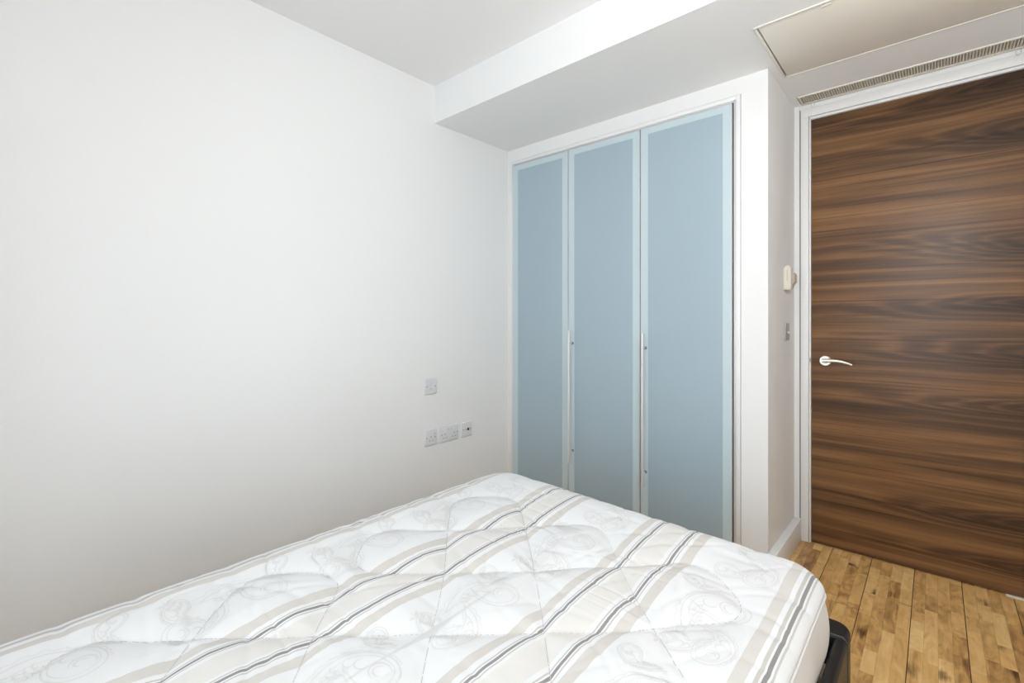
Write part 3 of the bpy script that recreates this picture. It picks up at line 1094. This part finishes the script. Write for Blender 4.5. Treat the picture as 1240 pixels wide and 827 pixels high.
# edge roll and top
sing = np.concatenate([[0.0005, .002, .004, .0075, .012, .018, .025, .033, .041, .049, .057], np.linspace(.066, HWD - 0.002, 88)])
sx, sy = np.zeros(N), np.clip(oy, V0 + HWD, V1 - HWD)
for t_ in sing:
    if t_ < 0.1:
        px, py = ox - nx_ * t_, oy - ny_ * t_
        # inside rounded corners the radius exceeds the inset, so this stays regular
    else:
        fx, fy = ox - nx_ * 0.1, oy - ny_ * 0.1
        f_ = (t_ - 0.1) / (HWD - 0.1)
        px, py = fx + (sx - fx) * f_, fy + (sy - fy) * f_
    rings.append((px, py, ztop(px, py)))
verts = np.concatenate([np.stack(r_, -1) for r_ in rings])
R_ = len(rings)
ia = np.arange(N)
quads = np.concatenate([np.stack([k * N + ia, k * N + nxt, (k + 1) * N + nxt, (k + 1) * N + ia], -1) for k in range(R_ - 1)])
MO = Vector((MX, cyc, ZBOT))
mat_root = empty('mattress', MO)
tag(mat_root, 'quilted white mattress with beige and grey stripes and paisley print', 'mattress')


def local_mesh(name, V_, F_, mats, parent, midx=None):
    me = bpy.data.meshes.new(name)
    W_ = np.array(V_, float).copy()
    W_[:, 1] -= cyc
    W_[:, 2] -= ZBOT
    me.from_pydata(W_.tolist(), [], [list(map(int, f)) for f in F_])
    for mm in mats:
        me.materials.append(mm)
    if midx is not None:
        me.polygons.foreach_set('material_index', midx)
    me.polygons.foreach_set('use_smooth', [True] * len(me.polygons))
    me.update()
    return link(bpy.data.objects.new(name, me), parent, MO)


nside_q = (n_side) * N
bottom = [list(range(N - 1, -1, -1))]
tag(local_mesh('border_panel', verts[:n_side * N], list(quads[:(n_side - 1) * N]) + bottom, [M['border']], mat_root), 'plain off white side of the mattress')
tv = verts[(n_side - 1) * N:]
tq = quads[:(R_ - n_side) * N]
inner = [(R_ - n_side) * N + k for k in range(N)]
# close the last slit along the middle
top_o = local_mesh('quilted_top', tv, list(tq) + [inner], [M['ticking']], mat_root)
tag(top_o, 'white quilted top with beige and grey stripes')


def loop_tube(name, xs, ys, zs, r, mat, parent, n=8):
    V_, F_ = [], []
    for k_ in range(len(xs)):
        for q in range(n):
            a = q * 2 * math.pi / n
            V_.append((xs[k_] + nx_[k_] * r * math.cos(a), ys[k_] + ny_[k_] * r * math.cos(a), zs[k_] + r * math.sin(a)))
    m_ = len(xs)
    for k_ in range(m_):
        for q in range(n):
            F_.append((k_ * n + q, ((k_ + 1) % m_) * n + q, ((k_ + 1) % m_) * n + (q + 1) % n, k_ * n + (q + 1) % n))
    return local_mesh(name, V_, F_, [mat], parent)


wz = 0.0015 * np.sin(ox * 13 + oy * 17)
loop_tube('tape_piping', ox - nx_ * 0.002, oy - ny_ * 0.002, ztape - 0.004 + wz, 0.0048, M['piping'], mat_root)
loop_tube('tape_piping', ox - nx_ * 0.018, oy - ny_ * 0.018, np.full(N, ZBOT + 0.012), 0.0048, M['piping'], mat_root)


def ribbon(V_, F_, pts, w):
    """flat strip following pts=(u,v) laid on the quilted top (z added later)"""
    pts = [Vector(p) for p in pts]
    base = len(V_)
    for i, p in enumerate(pts):
        t_ = pts[min(i + 1, len(pts) - 1)] - pts[max(i - 1, 0)]
        if t_.length < 1e-9:
            t_ = Vector((1, 0))
        n_ = Vector((-t_.y, t_.x)).normalized()
        ww = w[i] if isinstance(w, list) else w
        V_.append((p.x + n_.x * ww / 2, p.y + n_.y * ww / 2))
        V_.append((p.x - n_.x * ww / 2, p.y - n_.y * ww / 2))
    for i in range(len(pts) - 1):
        F_.append((base + 2 * i, base + 2 * i + 1, base + 2 * i + 3, base + 2 * i + 2))


def lay_on(name, V_, F_, mat, lift, parent):
    a = np.array(V_)
    z = ztop(a[:, 0].copy(), a[:, 1].copy()) + lift
    return local_mesh(name, np.column_stack([a, z]), F_, [mat], parent)


for q in SP:
    V_, F_ = [], []
    ribbon(V_, F_, q, 0.0018)
    lay_on('stitch_line', V_, F_, M['thread'], 0.0008, top_o)


# paisley print
def bez(p0, p1, p2, p3, n=14):
    out = []
    for k_ in range(n + 1):
        s = k_ / n
        out.append(Vector(p0) * (1 - s) ** 3 + Vector(p1) * 3 * s * (1 - s) ** 2 + Vector(p2) * 3 * s * s * (1 - s) + Vector(p3) * s ** 3)
    return out


def drop_outline(scale=1.0):
    """comma-shaped paisley: round head, curled tail"""
    a = bez((-0.5, -0.55), (-0.62, 0.05), (-0.35, 0.42), (0.10, 0.42)) + bez((0.10, 0.42), (0.45, 0.42), (0.62, 0.18), (0.52, -0.05))[1:] \
        + bez((0.52, -0.05), (0.40, -0.28), (0.05, -0.26), (-0.12, -0.12))[1:] + bez((-0.12, -0.12), (-0.30, 0.02), (-0.38, -0.30), (-0.5, -0.55))[1:]
    c = Vector((0.12, 0.10))
    return [c + (p - c) * scale for p in a]


def motif(V_, F_, o, rot, size, flip=1, sprig=True):
    R2 = Matrix.Rotation(rot, 2)

    def tf(p):
        p = Vector(p) * size
        p.x *= flip
        return Vector(o) + R2 @ p
    ribbon(V_, F_, [tf(p) for p in drop_outline(1.0)], 0.0034)
    ribbon(V_, F_, [tf(p) for p in drop_outline(0.80)], 0.0022)
    # scalloped rim
    ol = drop_outline(1.12)
    sc = []
    for i in range(len(ol) - 1):
        for s in (0, .5):
            p = ol[i].lerp(ol[i + 1], s)
            c = Vector((0.12, 0.10))
            sc.append(c + (p - c) * (1 + 0.035 * math.sin(i * 3.1 + s * 3.1)))
    ribbon(V_, F_, [tf(p) for p in sc[:40]], 0.0020)
    # curled petals inside
    for (cx_, cy_, r_, a0) in ((0.24, 0.12, 0.17, 0.3), (0.24, 0.12, 0.09, 1.4), (-0.04, 0.16, 0.12, 2.0), (-0.22, 0.12, 0.09, 2.4), (-0.34, -0.02, 0.07, 2.8)):
        pts = [tf((cx_ + r_ * (1 - 0.25 * k_ / 14) * math.cos(a0 + k_ * 0.30), cy_ + r_ * (1 - 0.25 * k_ / 14) * math.sin(a0 + k_ * 0.30))) for k_ in range(15)]
        ribbon(V_, F_, pts, [0.0008 + 0.004 * math.sin(math.pi * k_ / 14) for k_ in range(15)])
    if not sprig:
        return
    # sprig of leaves from the tail
    stem = bez((-0.5, -0.55), (-0.55, -0.75), (-0.75, -0.85), (-0.98, -0.80))
    ribbon(V_, F_, [tf(p) for p in stem], 0.0018)
    for k_ in (3, 6, 9, 12):
        p = stem[k_]
        t_ = (stem[k_] - stem[k_ - 1]).normalized()
        n_ = Vector((-t_.y, t_.x))
        for s in (-1, 1):
            tip = p + t_ * 0.06 + n_ * s * 0.13
            ribbon(V_, F_, [tf(p), tf(p.lerp(tip, 0.5)), tf(tip)], [0.001, 0.0075 * size / 0.11, 0.0008])


def aim(head, tail):
    """rotation and size that put the paisley's head and tail there"""
    d_ = Vector(head) - Vector(tail)
    return math.atan2(d_.y, d_.x) - math.radians(46), d_.length * 1.02


MOT = []
for cu, cv in ((0.0, 0.0), (-0.49, 0.04), (-0.97, 0.0)):
    for k in range(-1, 5):
        for head, tail, fl, spg in (((.515, 1.335), (.465, 1.185), 1, True), ((.565, 1.065), (.50, 1.165), 1, True), ((.430, 1.075), (.505, 1.125), 1, False), ((.375, 1.355), (.455, 1.365), 1, False)):
            rot, sz = aim(head, tail)
            c = (Vector(head) + Vector(tail)) / 2 + Vector((cu, cv - 0.385 * k))
            if c.y > 1.60 or c.y < -0.05 or abs(c.x) > 0.575:
                continue
            MOT.append((c.x, c.y, rot, sz, spg))
for (u, v, rot, sz, spg) in MOT:
    V_, F_ = [], []
    motif(V_, F_, (u, v), rot, sz, 1, spg)
    lay_on('paisley_print', V_, F_, M['print'], 0.0006, top_o)
